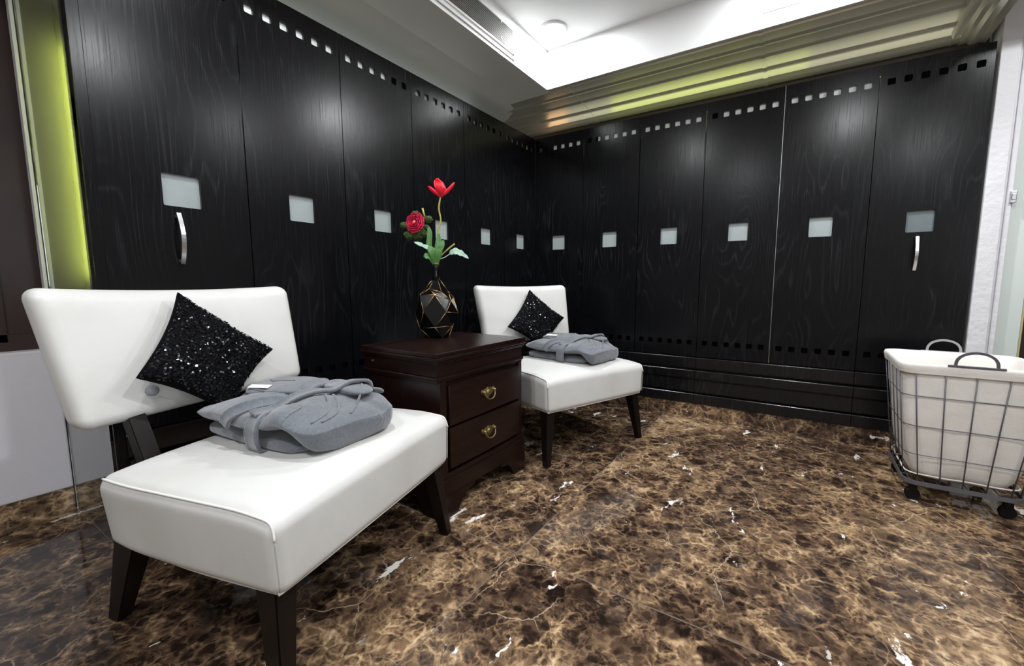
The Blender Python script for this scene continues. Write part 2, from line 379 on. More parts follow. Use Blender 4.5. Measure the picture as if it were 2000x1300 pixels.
# glass side screen at the closet end
go = mk('glass_screen', bx(-0.6198, -0.004, -2.798, -2.790, 0.002, 2.27), 'glass'); tag(go, 'clear glass side screen closing the end of the wardrobes beside the low wall', 'glass panel')
# rear, right
struct(mk('wall_rear', bx(-0.72, 4.3, -5.15, -5.1, 0, SOF+0.02), 'rear'))
struct(mk('wall_right', bx(4.3, 4.35, -5.1, 0.6, 0, SOF+0.02), 'rear'))
bm = bmesh.new(); box(bm, 2.772, 2.846, -0.012, 0.16, 0.0, CEIL, bev=0.004); box(bm, 2.846, 2.858, 0.012, 0.16, 0, CEIL); box(bm, 2.858, 2.880, 0.002, 0.16, 0, CEIL, bev=0.003); struct(mk('wall_right_end', bm, 'plaster')).name = 'wall_right.001'
bm = bmesh.new(); box(bm, 2.882, 2.975, 0.035, 0.045, 0.02, 2.3); d1 = struct(mk('door_1', bm, 'greenglass'))
mk('door_edge', bx(2.976, 2.984, 0.032, 0.048, 0.02, 2.3, bev=0.002), simple('yellowish_glass_edge', (0.45, 0.42, 0.22), 0.3), d1)
bm = bmesh.new(); box(bm, 2.868, 2.892, -0.012, 0.034, 1.385, 1.445, bev=0.003); box(bm, 2.872, 2.888, -0.02, -0.012, 1.40, 1.43, bev=0.002); mk('hinge_clamp', bm, 'chrome', d1)
struct(mk('wall_back_right', bx(2.88, 4.3, 0.40, 0.45, 0, SOF+0.02), 'brown')).name = 'wall_back.001'
# unseen window with a glowing pane, added behind the camera as fill light
bm = bmesh.new()
for a_ in ((4.27, 4.30, -4.75, -4.70, 0.85, 2.15), (4.27, 4.30, -3.45, -3.40, 0.85, 2.15), (4.27, 4.30, -4.70, -3.45, 0.85, 0.90), (4.27, 4.30, -4.70, -3.45, 2.10, 2.15), (4.275, 4.295, -4.09, -4.06, 0.90, 2.10)): box(bm, *a_)
wn = struct(mk('added_window', bm, 'white')); mk('fill_pane', bx(4.283, 4.288, -4.70, -3.45, 0.90, 2.10), 'fill_glow', wn)
# fascia access hatch
bm = bmesh.new(); box(bm, 1.735, 2.25, TY1-0.004, TY1-0.0002, 2.425, 2.545, bev=0.0015)
struct(mk('trim_7', bm, 'white')); struct(mk('trim_8', bx(1.729, 1.733, TY1-0.002, TY1-0.0002, 2.415, 2.60), 'grille'))
struct(mk('baseboard_back', bx(0.022, 2.770, -0.020, 0.0, 0.0, 0.103), 'skirt'))
struct(mk('baseboard_closet', bx(0.0, 0.020, -2.785, -0.0, 0.0, 0.103), 'skirt')).name = 'baseboard_left.001'

# ------------------------------------------------------------------ air grille
g = thing('air_grille', 'long white louvred air grille set in the left side of the ceiling tray', 'air vent', (TX0, -0.88, 2.478))
bm = bmesh.new()
for (y0, y1, z0, z1) in ((-1.6, 0.02, 0.064, 0.076), (-1.6, 0.02, -0.076, -0.064), (0.0, 0.012, -0.076, 0.076)): box(bm, 0, 0.008, y0, y1, z0, z1, bev=0.002)
mk('frame', bm, 'white', g); mk('backing', bx(0.0005, 0.002, -1.6, 0.0, -0.064, 0.064), 'dark', g)
bm = bmesh.new()
for k in range(14):
    z = -0.060 + k*0.0092; prism(bm, [(0.002, z), (0.009, z-0.004), (0.009, z-0.0015), (0.002, z+0.0045)], 'y', -1.6, 0.0)
mk('louvres', bm, 'grille', g)
bm = bmesh.new(); box(bm, 0, 0.006, -1.6, 0.022, -0.1075, -0.1015, bev=0.001); mk('lower_bead', bm, 'grille', g)
for z in (-0.04, 0.052): mk('clip', bx(0.009, 0.013, -0.135, -0.127, z-0.006, z+0.006, bev=0.001), 'white', g)

# ------------------------------------------------------------------ downlights
for i, (lx, ly, pw) in enumerate(LAMPS):
    lab = ['round recessed downlight glowing in the near corner of the ceiling tray above the left closets', 'round recessed downlight over the back closets', 'round recessed downlight by the right of the tray', 'round recessed downlight over the near white chair', 'round recessed downlight above the middle of the marble floor', 'round recessed downlight toward the rear right', 'round recessed downlight toward the rear left'][i]
    t = thing('downlight', lab, 'ceiling light', (lx, ly, CEIL), 0, None)
    bm = bmesh.new(); lathe(bm, [(0.088, 0.0), (0.088, -0.004), (0.080, -0.010), (0.066, -0.009), (0.062, -0.002), (0.062, 0.0)], 40); mk('trim_ring', bm, 'white', t, True)
    bm = bmesh.new(); lathe(bm, [(0.061, -0.001), (0.061, -0.005), (0.030, -0.009), (0.002, -0.010)], 32); mk('lens', bm, 'lens', t, True)

# ------------------------------------------------------------------ wardrobe doors
DW, DT = 0.46, 0.012
def sq(cx, cz, h, r, n=4):
    pts = []
    for sx, sz, a0 in ((1, 1, 0), (-1, 1, 90), (-1, -1, 180), (1, -1, 270)):
        for k in range(n+1):
            a_ = math.radians(a0 + 90*k/n); pts.append((cx + sx*(h-r) + r*math.cos(a_), cz + sz*(h-r) + r*math.sin(a_)))
    return pts
def door_mesh():
    cu = bpy.data.curves.new('c', 'CURVE'); cu.dimensions = '2D'; cu.fill_mode = 'BOTH'; cu.extrude = DT/2
    loops = [[(0.002, 0.447), (DW-0.002, 0.447), (DW-0.002, 2.197), (0.002, 2.197)], sq(0.2315, 1.3215, 0.0595, 0.006)]
    for k in range(6):
        loops.append(sq(0.0525+0.0712*k, 2.101, 0.0178, 0.006)); loops.append(sq(0.0525+0.0712*k, 0.548, 0.0178, 0.006))
    for L in loops:
        s = cu.splines.new('POLY'); s.points.add(len(L)-1); s.use_cyclic_u = True
        for p, q in zip(s.points, L): p.co = (q[0], q[1], 0, 1)
    o = bpy.data.objects.new('c', cu); COL.objects.link(o)
    dg = bpy.context.evaluated_depsgraph_get(); me = bpy.data.meshes.new_from_object(o.evaluated_get(dg))
    bpy.data.objects.remove(o)
    me.transform(Matrix.Rotation(PI/2, 4, 'X')); me.transform(Matrix.Translation((0, DT/2, 0)))
    me.materials.clear(); me.materials.append(M['oak']); me.name = 'door_leaf'
    return me
DM = door_mesh()
backs = {2: (0, .46, .004), 3: (0, .318, .006), 4: (0, .46, .016), 5: (0, .30, .022), 6: (0, .46, .05), 7: (.13, .46, .004), 8: (.115, .46, .004), 9: (0, .46, .004), 10: (.087, .46, .004), 11: (0, .46, .004)}
def add_door(t, k, x, dy=0.0):
    o = bpy.data.objects.new('door', DM); COL.objects.link(o); o.parent = t; o.location = (x, dy, 0)
    mk('window_pane', bx(0.165, 0.298, DT+0.0005, DT+0.0035, 1.255, 1.388), 'pane_dim' if k == 12 else 'pane', o)
    if k in backs:
        u0, u1, d = backs[k]; mk('backing_sheet', bx(u0+0.002, u1-0.002, DT+d, DT+d+0.002, 2.05, 2.15), 'back', o)
    if k in (1, 12):
        bm = bmesh.new(); n = 14; x0 = 0.21 if k == 1 else 0.225; zt, zb = 1.238, 1.048
        rows = []
        for i in range(n+1):
            s = i/n; z = zt+(zb-zt)*s; bow = -0.012-0.028*math.sin(PI*s); wd = 0.007
            rows.append([bm.verts.new((x0+sx*wd, bow+sy, z)) for sx, sy in ((-1, -0.0025), (1, -0.0025), (1, 0.0025), (-1, 0.0025))])
        for A, B in zip(rows, rows[1:]):
            for q in range(4): bm.faces.new((A[q], A[(q+1) % 4], B[(q+1) % 4], B[q]))
        bm.faces.new(rows[0]); bm.faces.new(rows[-1])
        for z in (zt-0.012, zb+0.012): box(bm, x0-0.005, x0+0.005, -0.018, 0.0, z-0.005, z+0.005)
        mk('pull_handle', bm, 'chrome', o)
    if k == 11: mk('edge_strip', bx(-0.0012, 0.0012, -0.0012, DT, 0.447, 2.195), 'chrome', o)
def wardrobe(label, loc, rz, doors, x_start=0.0, x_end=0.0):
    """doors: door numbers counted from the glass screen round to the white wall"""
    t = thing('wardrobe', label, 'wardrobe', loc, rz, 'black oak wardrobes')
    L = DW*len(doors); a0, a1 = x_start+0.0015, L-0.0015-x_end
    for i, k in enumerate(doors): add_door(t, k, DW*i, -0.004 if k in (8, 11) else 0.0)
    def pr(name, pts):
        bm = bmesh.new(); prism(bm, pts, 'x', a0, a1)
        bmesh.ops.bevel(bm, geom=[e for e in bm.edges if abs(e.verts[0].co.x-e.verts[1].co.x) > 0.05], offset=0.0045, segments=3, affect='EDGES')
        mk(name, bm, 'oakbase', t)
    pr('top_rail', [(-0.008, 0.360), (-0.008, 0.440), (0.016, 0.440), (0.016, 0.360)])
    pr('drawer_front', [(-0.024, 0.284), (-0.024, 0.348), (0.016, 0.348), (0.016, 0.284)])
    pr('drawer_front', [(-0.018, 0.186), (-0.018, 0.280), (0.016, 0.280), (0.016, 0.186)])
    pr('plinth', [(-0.030, 0.103), (-0.030, 0.176), (0.018, 0.176), (0.018, 0.103)])
    bm = bmesh.new(); box(bm, a0, a1, 0.018, 0.10, 0.104, 0.44); box(bm, max(a0, 0.02 if 6 in doors or 7 in doors else 0), a1, DT+0.055, DT+0.060, 0.44, 2.16)
    mk('carcass', bm, 'black', t)
    if 1 in doors: mk('side_panel', bx(-0.028, 0.016, 0.002, 0.046, 0.104, 2.19), 'oak', t)
wardrobe('single-door black oak wardrobe with a curved steel pull, next to the glass screen', (0, -2.76, 0), PI/2, [1])
wardrobe('two-door black oak wardrobe on the left wall behind the near white chair', (0, -2.30, 0), PI/2, [2, 3])
wardrobe('two-door black oak wardrobe on the left wall behind the vase and flowers', (0, -1.38, 0), PI/2, [4, 5])
wardrobe('narrow single-door black oak wardrobe at the corner end of the left wall', (0, -0.46, 0), PI/2, [6], 0.0, 0.031)
wardrobe('single-door black oak wardrobe at the corner end of the back wall', (0, 0, 0), 0, [7], 0.031)
wardrobe('two-door black oak wardrobe on the back wall behind the far white chair', (DW, 0, 0), 0, [8, 9])
wardrobe('two-door black oak wardrobe on the back wall with a thin bright seam between its doors', (3*DW, 0, 0), 0, [10, 11])
wardrobe('single-door black oak wardrobe with a curved steel pull, against the white wall', (5*DW, 0, 0), 0, [12])
# lamp strips inside the closets
for (x0, x1, m_, lab) in ((0.62, 1.60, 'led', 'yellow-green light strip behind the tops of the back wardrobe doors'), (1.60, 1.95, 'ledmid', 'pale green light strip behind the wardrobe doors with the thin bright seam'), (1.95, 2.70, 'ledpale', 'pale warm light strip behind the wardrobe doors nearest the white wall'),
                          (0.22, 0.62, 'ledpale', 'pale warm light strip behind the wardrobe doors nearest the corner'), (0.035, 0.22, 'ledwarm', 'warm orange light strip behind the door tops in the wardrobe corner')):
    o = mk('led_strip', bx(x0, x1, 0.122, 0.134, 2.06 if m_ != 'ledpale' else 2.05, 2.185), m_); tag(o, lab, 'light strip', None)
o = mk('led_strip', bx(-0.619, -0.607, -2.50, -0.05, 1.95, 2.17), 'ledfill'); tag(o, 'added dim white fill light strip behind the tops of the left wardrobe doors', 'light strip')  # hidden strip added to brighten the left soffit and its reflection
o = mk('led_strip', bx(-0.575, -0.560, -2.655, -2.640, 1.00, 1.95), 'lime'); tag(o, 'yellow-green light strip inside the wardrobe next to the glass screen', 'light strip')
struct(mk('wall_closet_divider', bx(-0.60, -0.07, -2.53, -2.51, 0, 2.25), 'closet')).name = 'wall_left.002'
struct(mk('closet_plinth', bx(-0.60, -0.02, -2.78, -2.535, 0.0, 0.10), 'black')).name = 'baseboard_left.002'

# ------------------------------------------------------------------ slipper chairs
def seat_fn(p):
    q = V(p)
    top = max(0, min(1, (p.z+0.02)/0.09))
    fx = 1-(abs(p.x)/0.33)**4; fy = 1-(abs(p.y)/0.385)**4
    q.z += 0.022*top*max(0, fx)*max(0, fy)
    front = max(0, min(1, (p.x-0.16)/0.17)); q.z -= 0.020*top*front**2
    low = max(0, min(1, (0.06-p.z)/0.15)); rear = max(0, -p.x/0.32)
    q.x += 0.022*low*rear**2; q.z += 0.010*rear*low
    r2 = max(0, (-p.x-0.12)/0.20); q.y *= 1-0.045*r2**2
    q.y *= 1-0.018*low
    return q
def build_chair(label, loc, rz, button):
    t = thing('slipper_chair', label, 'chair', loc, rz, 'white slipper chairs')
    bm = bmesh.new(); rounded_grid(bm, 0.303, 0.385, 0.098, 0.032, 16, seat_fn)
    seat = mk('seat', bm, 'leather', t, True); seat.location = (-0.283, 0, 0.387)
    # piping round both side panels and along the lower front edge
    for s in (-1, 1):
        pts = []
        for i in range(15):
            xx = -0.280+0.560*i/14; p = seat_fn(V((xx, s*0.374, 0.0895))); pts.append(p+V((0, s*0.002, 0.0025)))
        pts += [seat_fn(V((0.290, s*0.374, 0.076))) + V((0.002, s*0.002, 0.002)), seat_fn(V((0.297, s*0.377, 0.053))) + V((0.001, s*0.002, 0))]
        bm = bmesh.new(); tube(bm, spline(pts, 3), 0.0030, 6); o = mk('piping', bm, 'piping', seat, True)
        bm = bmesh.new()
        zs = [0.053-0.131*i/10 for i in range(11)]
        tube(bm, [seat_fn(V((0.2955, s*0.3780, z)))+V((0.0012, s*0.001, 0)) for z in zs], 0.0016, 5); mk('stitching', bm, 'thread', seat, True)
    pts = [seat_fn(V((x_, y_, -0.091))) for x_, y_ in [(-0.28, -0.368), (0.0, -0.370), (0.248, -0.370), (0.276, -0.364), (0.287, -0.340), (0.290, 0.0), (0.287, 0.340), (0.276, 0.364), (0.248, 0.370), (0.0, 0.370), (-0.28, 0.368)]]
    bm = bmesh.new(); tube(bm, spline(pts, 5), 0.0040, 6); mk('piping', bm, 'piping', seat, True)
    # backrest
    def bfn(p):
        v = (p.z+0.19)/0.38
        q = V((p.x + 0.20*(p.y**2) - 0.085*(v-0.0), p.y*(0.925+0.075*v), p.z))
        q.x += 0.014*(1-(abs(p.y)/0.385)**2)*(1-(2*v-1)**2)*(1 if p.x > 0 else -0.4)
        q.z -= 0.012*(1-(abs(p.y)/0.385)**2)*(1 if v > 0.5 else 0.6)
        return q
    bm = bmesh.new(); rounded_grid(bm, 0.042, 0.385, 0.190, 0.036, 14, bfn)
    bk = mk('backrest', bm, 'leather', t, True); bk.location = (-0.705, 0, 0.775)
    if button:
        bm = bmesh.new(); lathe(bm, [(0.001, 0.012), (0.010, 0.011), (0.0155, 0.006), (0.016, 0.0), (0.016, -0.006), (0.002, -0.007)], 20, axis='x'); b = mk('round_knob', bm, simple('clear_grey_plastic', (0.35, 0.37, 0.42), 0.1, 0, **{'Transmission Weight': 0.4}), t, True)
        b.location = (-0.648, -0.188, 0.66); b['label'] = 'clear grey round knob'
    def leg(name, p0, p1, w0, w1, d0=None, d1=None):
        bm = bmesh.new(); d0 = d0 or w0; d1 = d1 or w1
        A = [bm.verts.new(V(p0)+V((sx*d0/2, sy*w0/2, 0))) for sx, sy in ((-1, -1), (1, -1), (1, 1), (-1, 1))]
        B = [bm.verts.new(V(p1)+V((sx*d1/2, sy*w1/2, 0))) for sx, sy in ((-1, -1), (1, -1), (1, 1), (-1, 1))]
        for q in range(4): bm.faces.new((A[q], A[(q+1) % 4], B[(q+1) % 4], B[q]))
        bm.faces.new(A); bm.faces.new(B); bmesh.ops.bevel(bm, geom=list(bm.edges), offset=0.003, segments=2, affect='EDGES')
        mk(name, bm, 'legwood', t)
    for s in (-1, 1):
        leg('leg', (-0.040, s*0.335, 0.296), (0.000, s*0.372, 0.0), 0.060, 0.034)
        leg('leg', (-0.548, s*0.318, 0.300), (-0.712, s*0.290, 0.0), 0.056, 0.036, 0.080, 0.045)
        leg('back_post', (-0.560, s*0.225, 0.30), (-0.735, s*0.225, 0.74), 0.05, 0.045, 0.04, 0.03)
    mk('apron', bx(-0.50, -0.05, -0.31, 0.31, 0.282, 0.300, bev=0.004), 'legwood', t)
    return t
TH1, TH2 = math.radians(15), math.radians(-21.5)
C1 = (0.97, -2.43, 0); C2 = (1.04, -0.99, 0)
build_chair('white leatherette slipper chair nearest the camera, beside the glass screen', C1, TH1, True)
build_chair('white leatherette slipper chair at the far side of the nightstand, near the corner', C2, TH2, False)

# ------------------------------------------------------------------ sequin pillows
def pillow(label, chair_loc, rz, corners, thick, seed):
    t = thing('sequin_pillow', label, 'pillow', chair_loc, rz, 'black sequin pillows')
    T, L, B, R_ = [V(c) for c in corners]; rnd = random.Random(seed)
    nrm = (L-T).cross(R_-T).normalized()
    if nrm.x < 0: nrm = -nrm
    n = 26
    def P(u, v, s):
        e = 0.10
        uu = u + e*(4*v*(1-v))*(0.5-u)*2*0.5; vv = v + e*(4*u*(1-u))*(0.5-v)*2*0.5
        p = T*(1-uu)*(1-vv) + L*(uu)*(1-vv) + R_*(1-uu)*vv + B*uu*vv
        h = (max(0, 4*u*(1-u)) * max(0, 4*v*(1-v)))**0.42
        w_ = noise.noise(V((u*4+seed, v*4, s)))*0.010*h + (noise.noise(V((u*30, v*30, seed)))*0.0035 if s > 0 else 0)
        return p + nrm*(s*thick*h*(1.0 if s > 0 else 0.42) + w_)
    bm = bmesh.new(); grids = []
    for s in (1, -1):
        G = [[bm.verts.new(P(i/n, j/n, s)) for j in range(n+1)] for i in range(n+1)]
        for i in range(n):
            for j in range(n): bm.faces.new((G[i][j], G[i+1][j], G[i+1][j+1], G[i][j+1]))
        grids.append(G)
    bmesh.ops.remove_doubles(bm, verts=bm.verts, dist=0.0015)
    body = mk('pillow_cover', bm, 'velvet', t, True)
    bm = bmesh.new()
    for it in range(4200):
        sd_ = 1 if it < 3500 else -1
        u, v = rnd.uniform(0.004, 0.996), rnd.uniform(0.004, 0.996); p = P(u, v, sd_)
        du = (P(min(1, u+.01), v, 1)-P(max(0, u-.01), v, 1)); dv = (P(u, min(1, v+.01), 1)-P(u, max(0, v-.01), 1))
        nn = du.cross(dv).normalized()
        if nn.dot(nrm) < 0: nn = -nn
        nn = (nn + V((rnd.gauss(0, .32), rnd.gauss(0, .32), rnd.gauss(0, .32)))).normalized()
        a_ = nn.orthogonal().normalized(); b_ = nn.cross(a_); r = rnd.uniform(0.0022, 0.0038)
        c = p + nrm*sd_*rnd.uniform(0.001, 0.004)
        bm.faces.new([bm.verts.new(c + (a_*math.cos(k*PI/3) + b_*math.sin(k*PI/3))*r) for k in range(6)])
    sq_ = mk('sequins', bm, 'sequin', t); sq_['kind'] = 'stuff'; sq_['label'] = 'glittering black sequins'
    bm = bmesh.new(); loop = []
    for i in range(n): loop.append(P(i/n, 0, 0))
    for i in range(n): loop.append(P(1, i/n, 0))
    for i in range(n): loop.append(P(1-i/n, 1, 0))
    for i in range(n): loop.append(P(0, 1-i/n, 0))
    tube(bm, loop, 0.003, 5, cyc=True); mk('edge_seam', bm, 'velvet', t, True)
pillow('black sequin pillow leaning on the nearest chair', C1, TH1, [(-.70, -.061, .945), (-.60, -.249, .715), (-.55, -.042, .560), (-.61, .188, .730)], 0.058, 1)
pillow('black sequin pillow leaning on the far chair by the corner', C2, TH2, [(-.70, .022, .930), (-.62, -.211, .692), (-.55, .032, .525), (-.62, .270, .729)], 0.055, 5)

# ------------------------------------------------------------------ folded robes
from mathutils.bvhtree import BVHTree
def robe(label, cloc, cth, off, rz, seed, lift):
    """off: centre on the seat in chair coordinates; local x is the long axis, -y the near side"""
    h = V((math.cos(cth), math.sin(cth), 0)); l = V((-math.sin(cth), math.cos(cth), 0))
    loc = V(cloc) + h*off[0] + l*off[1] + V((0, 0, off[2]))
    t = thing('folded_bathrobe', label, 'bathrobe', loc, cth+rz, 'folded grey bathrobes')
    vv, ff = [], []
    def nz(p, s, k=0.0): return noise.noise(V((p[0]*s+seed*3.1+k, p[1]*s, p[2]*s+k)))
    def sgn(c, e): return math.copysign(abs(c)**e, c)
    def slab(name, a_, b_, c_, zc, ex, ez, cx=0, cy=0, amp=0.008, zfn=None, nu=96, nv=36, rot=0, keep=True):
        bm = bmesh.new(); rings = []; base = len(vv)
        for j in range(1, nv):
            ph = -PI/2 + PI*j/nv; ring = []
            for i in range(nu):
                th = 2*PI*i/nu
                x = a_*sgn(math.cos(ph), ez)*sgn(math.cos(th), ex); y = b_*sgn(math.cos(ph), ez)*sgn(math.sin(th), ex); z = c_*sgn(math.sin(ph), ez)
                if rot: x, y = x*math.cos(rot)-y*math.sin(rot), x*math.sin(rot)+y*math.cos(rot)
                edge = max(0, math.cos(ph))
                d = amp*nz((x, y, z), 8) + amp*0.45*nz((x, y*0.6, z), 24, 4)
                x2 = cx + x + amp*nz((x, y, z*3), 11, 9)*edge; y2 = cy + y + amp*nz((x, y, z*3), 11, 15)*edge
                z2 = zc + z + d*(0.4+0.6*min(1, max(0, 0.5+z/c_)))
                if zfn: z2 += zfn(x2, y2, z/c_)
                z2 = max(0.001, z2)
                ring.append(bm.verts.new((x2, y2, z2)))
            rings.append(ring)
        for P_, Q in zip(rings, rings[1:]):
            for k in range(nu): bm.faces.new((P_[k], P_[(k+1) % nu], Q[(k+1) % nu], Q[k]))
        bm.faces.new(rings[0]); bm.faces.new(rings[-1])
        bm.verts.index_update()
        for v_ in bm.verts: vv.append(v_.co.copy())
        for f_ in bm.faces: ff.append([base+v_.index for v_ in f_.verts])
        return mk(name, bm, 'terry', t, True)
    G = lambda x, c, w_: math.exp(-((x-c)/w_)**2)
    belt_x = 0.060
    W = lambda v: (lambda q: q*q*(3-2*q))(min(1, max(0, v)))
    # lower layer: folded bundle, pinched by the belt
    def lowz(x, y, s): return -0.006*G(x, belt_x, 0.03)*W(s*2)
    slab('lower_fold', 0.228, 0.165, 0.031, 0.031, 0.32, 0.70, cx=-0.024, cy=0.0, amp=0.008, zfn=lowz)
    # upper layer: arches up in front of the belt, leaving the sleeve mouth open, and wraps down over the front end
    def upz(x, y, s):
        t_ = W(0.5+s*1.2)
        z = t_*(0.016*G(x, 0.15, 0.08)*G(y, 0.0, 0.11) + 0.014*G(x, -0.10, 0.10)*G(y, 0.04, 0.10))
        z += 0.026*lift*G(x, 0.150, 0.055)*G(y, -0.17, 0.06)*(0.7+0.3*W(-s*2))
        z -= 0.022*G(x, belt_x-0.45*(y+0.17)*0.5, 0.028)*t_
        z -= 0.070*W((x-0.185)/0.075)*W(-s*1.25+0.15)
        for (sl, y0, wd, dp) in ((0.9, -0.16, 0.014, 0.012), (0.5, -0.02, 0.015, 0.010), (1.4, -0.04, 0.012, 0.008)):
            z -= t_*dp*G(y-(x-0.02)*sl-y0, 0, wd)/(1+math.exp(-(x-0.06)*50))
        z -= t_*0.009*G(y+0.25*x-0.02, 0, 0.012)*W((-x-0.04)/0.05)
        z -= t_*0.026*W((x-0.12)/0.15)
        z -= t_*0.018*W((-x-0.14)/0.12)
        return z
    slab('upper_fold', 0.268, 0.186, 0.040, 0.092, 0.36, 0.70, cx=-0.004, amp=0.012, zfn=upz)
    slab('collar_fold', 0.115, 0.110, 0.014, 0.134, 0.65, 0.8, cx=-0.11, cy=0.045, amp=0.008, rot=0.45)
    slab('sleeve_fold', 0.115, 0.050, 0.014, 0.136, 0.7, 0.8, cx=0.095, cy=0.105, amp=0.008, rot=-0.25)
    tree = BVHTree.FromPolygons(vv, ff)
    AX = 0.060
    def srf(x, deg, lift_=0.0):
        a_ = math.radians(deg); d = V((0, math.cos(a_), math.sin(a_)*0.55)).normalized(); o_ = V((x, 0, AX)) + d*0.5
        hit, nrm, _, _ = tree.ray_cast(o_, -d)
        if hit is None: hit = V((x, 0, AX))+d*0.05
        hit = hit + d*lift_; hit.z = max(0.003, hit.z)
        return hit, d
    def path(keys, n=7):
        ks = spline([V((x, d, 0)) for x, d in keys], n); return [(k.x, k.y) for k in ks]
    def smooth(P, it=2):
        for _ in range(it): P = [P[0]] + [(P[i-1]+P[i]*2+P[i+1])/4 for i in range(1, len(P)-1)] + [P[-1]]
        return P
    def ribbon(name, keys, wd, th=0.0075, up=0.004, it=2, pre=()):
        c = []; ds = []
        for p in (spline(pre, 6) if pre else []): c.append(p); ds.append(V((0, p.y, (p.z-0.055)*1.2)).normalized())
        for x, dg in path(keys):
            p, d = srf(x, dg, up); c.append(p); ds.append(d)
        c = smooth(c, it); bm = bmesh.new(); rows = []
        for i, p in enumerate(c):
            tt = (c[min(i+1, len(c)-1)]-c[max(i-1, 0)]).normalized(); out = ds[i]
            out = (out - tt*out.dot(tt)).normalized(); sd = tt.cross(out).normalized()
            prof = [(-1, -.3), (-1, .7), (-.86, 1.15), (-.70, .80), (0, .95), (.70, .80), (.86, 1.15), (1, .7), (1, -.3)]
            rows.append([bm.verts.new(p + sd*wd*a_ + out*th*b_) for a_, b_ in prof])
        m = len(rows[0])
        for P_, Q in zip(rows, rows[1:]):
            for k in range(m): bm.faces.new((P_[k], P_[(k+1) % m], Q[(k+1) % m], Q[k]))
        bm.faces.new(rows[0]); bm.faces.new(rows[-1]); return mk(name, bm, 'terry', t, True)
    bx_ = belt_x
    b = belt_x
    ribbon('belt', [(b-0.004, 140), (b-0.02, 118), (b-0.04, 95), (b-0.065, 68), (b-0.085, 40), (b-0.095, 10), (b-0.095, -30)], 0.026, pre=[(b, -0.158, 0.006), (b, -0.182, 0.020), (b+0.002, -0.192, 0.055), (b+0.002, -0.188, 0.090), (b, -0.165, 0.114)])
    ribbon('belt_tail', [(b-0.01, 150), (b+0.005, 128), (b+0.035, 100), (b+0.065, 70), (b+0.08, 42), (b+0.085, 22)], 0.018, up=0.010)
    ribbon('belt_tail', [(b-0.03, 122), (b-0.065, 140), (b-0.095, 156), (b-0.110, 170)], 0.019, up=0.011)
    for keys in ([(0.115, 118), (0.150, 128), (0.170, 148), (0.180, 170)], [(0.12, 90), (0.175, 104), (0.212, 125), (0.225, 150)], [(0.13, 82), (0.188, 96), (0.225, 118), (0.237, 146)], [(0.15, 55), (0.215, 70), (0.240, 100)], [(-0.22, 130), (-0.16, 115), (-0.08, 112)], [(-0.24, 70), (-0.17, 78), (-0.10, 70)]):
        P_ = smooth([srf(x, d, 0.0008)[0] for x, d in path(keys)], 2)
        bm = bmesh.new(); tube(bm, P_, 0.0036, 6); mk('hem_seam', bm, 'terry', t, True)
    p, d = srf(-0.115, 108, 0.004)
    bm = bmesh.new(); box(bm, -0.035, 0.035, -0.011, 0.011, 0, 0.001); o = mk('care_label', bm, 'label', t); o.location = p+V((0, 0, 0.002)); o.rotation_euler = (0.25, 0, 0.35); o['label'] = 'small white label'
    return t
robe('folded grey bathrobe with its belt tied, lying on the nearest chair', C1, TH1, (-0.322, 0.026, 0.494), math.radians(-8), 1, 1.0)
robe('folded grey bathrobe with its belt tied, lying on the far chair', C2, TH2, (-0.305, 0.062, 0.494), math.radians(12), 4, 0.5)

# ------------------------------------------------------------------ nightstand
ns = thing('nightstand', 'dark mahogany two-drawer nightstand between the two white chairs', 'nightstand', (0.80, -1.715, 0))
HW = 0.305; DX = -0.46   # half width, rear x
def nsbox(name, *a_, parent=ns, mat='mahogany', **k): return mk(name, bx(*a_, **k), mat, parent)
nsbox('body', DX+0.01, -0.012, -HW+0.010, HW-0.010, 0.09, 0.60, bev=0.003)
bm = bmesh.new()
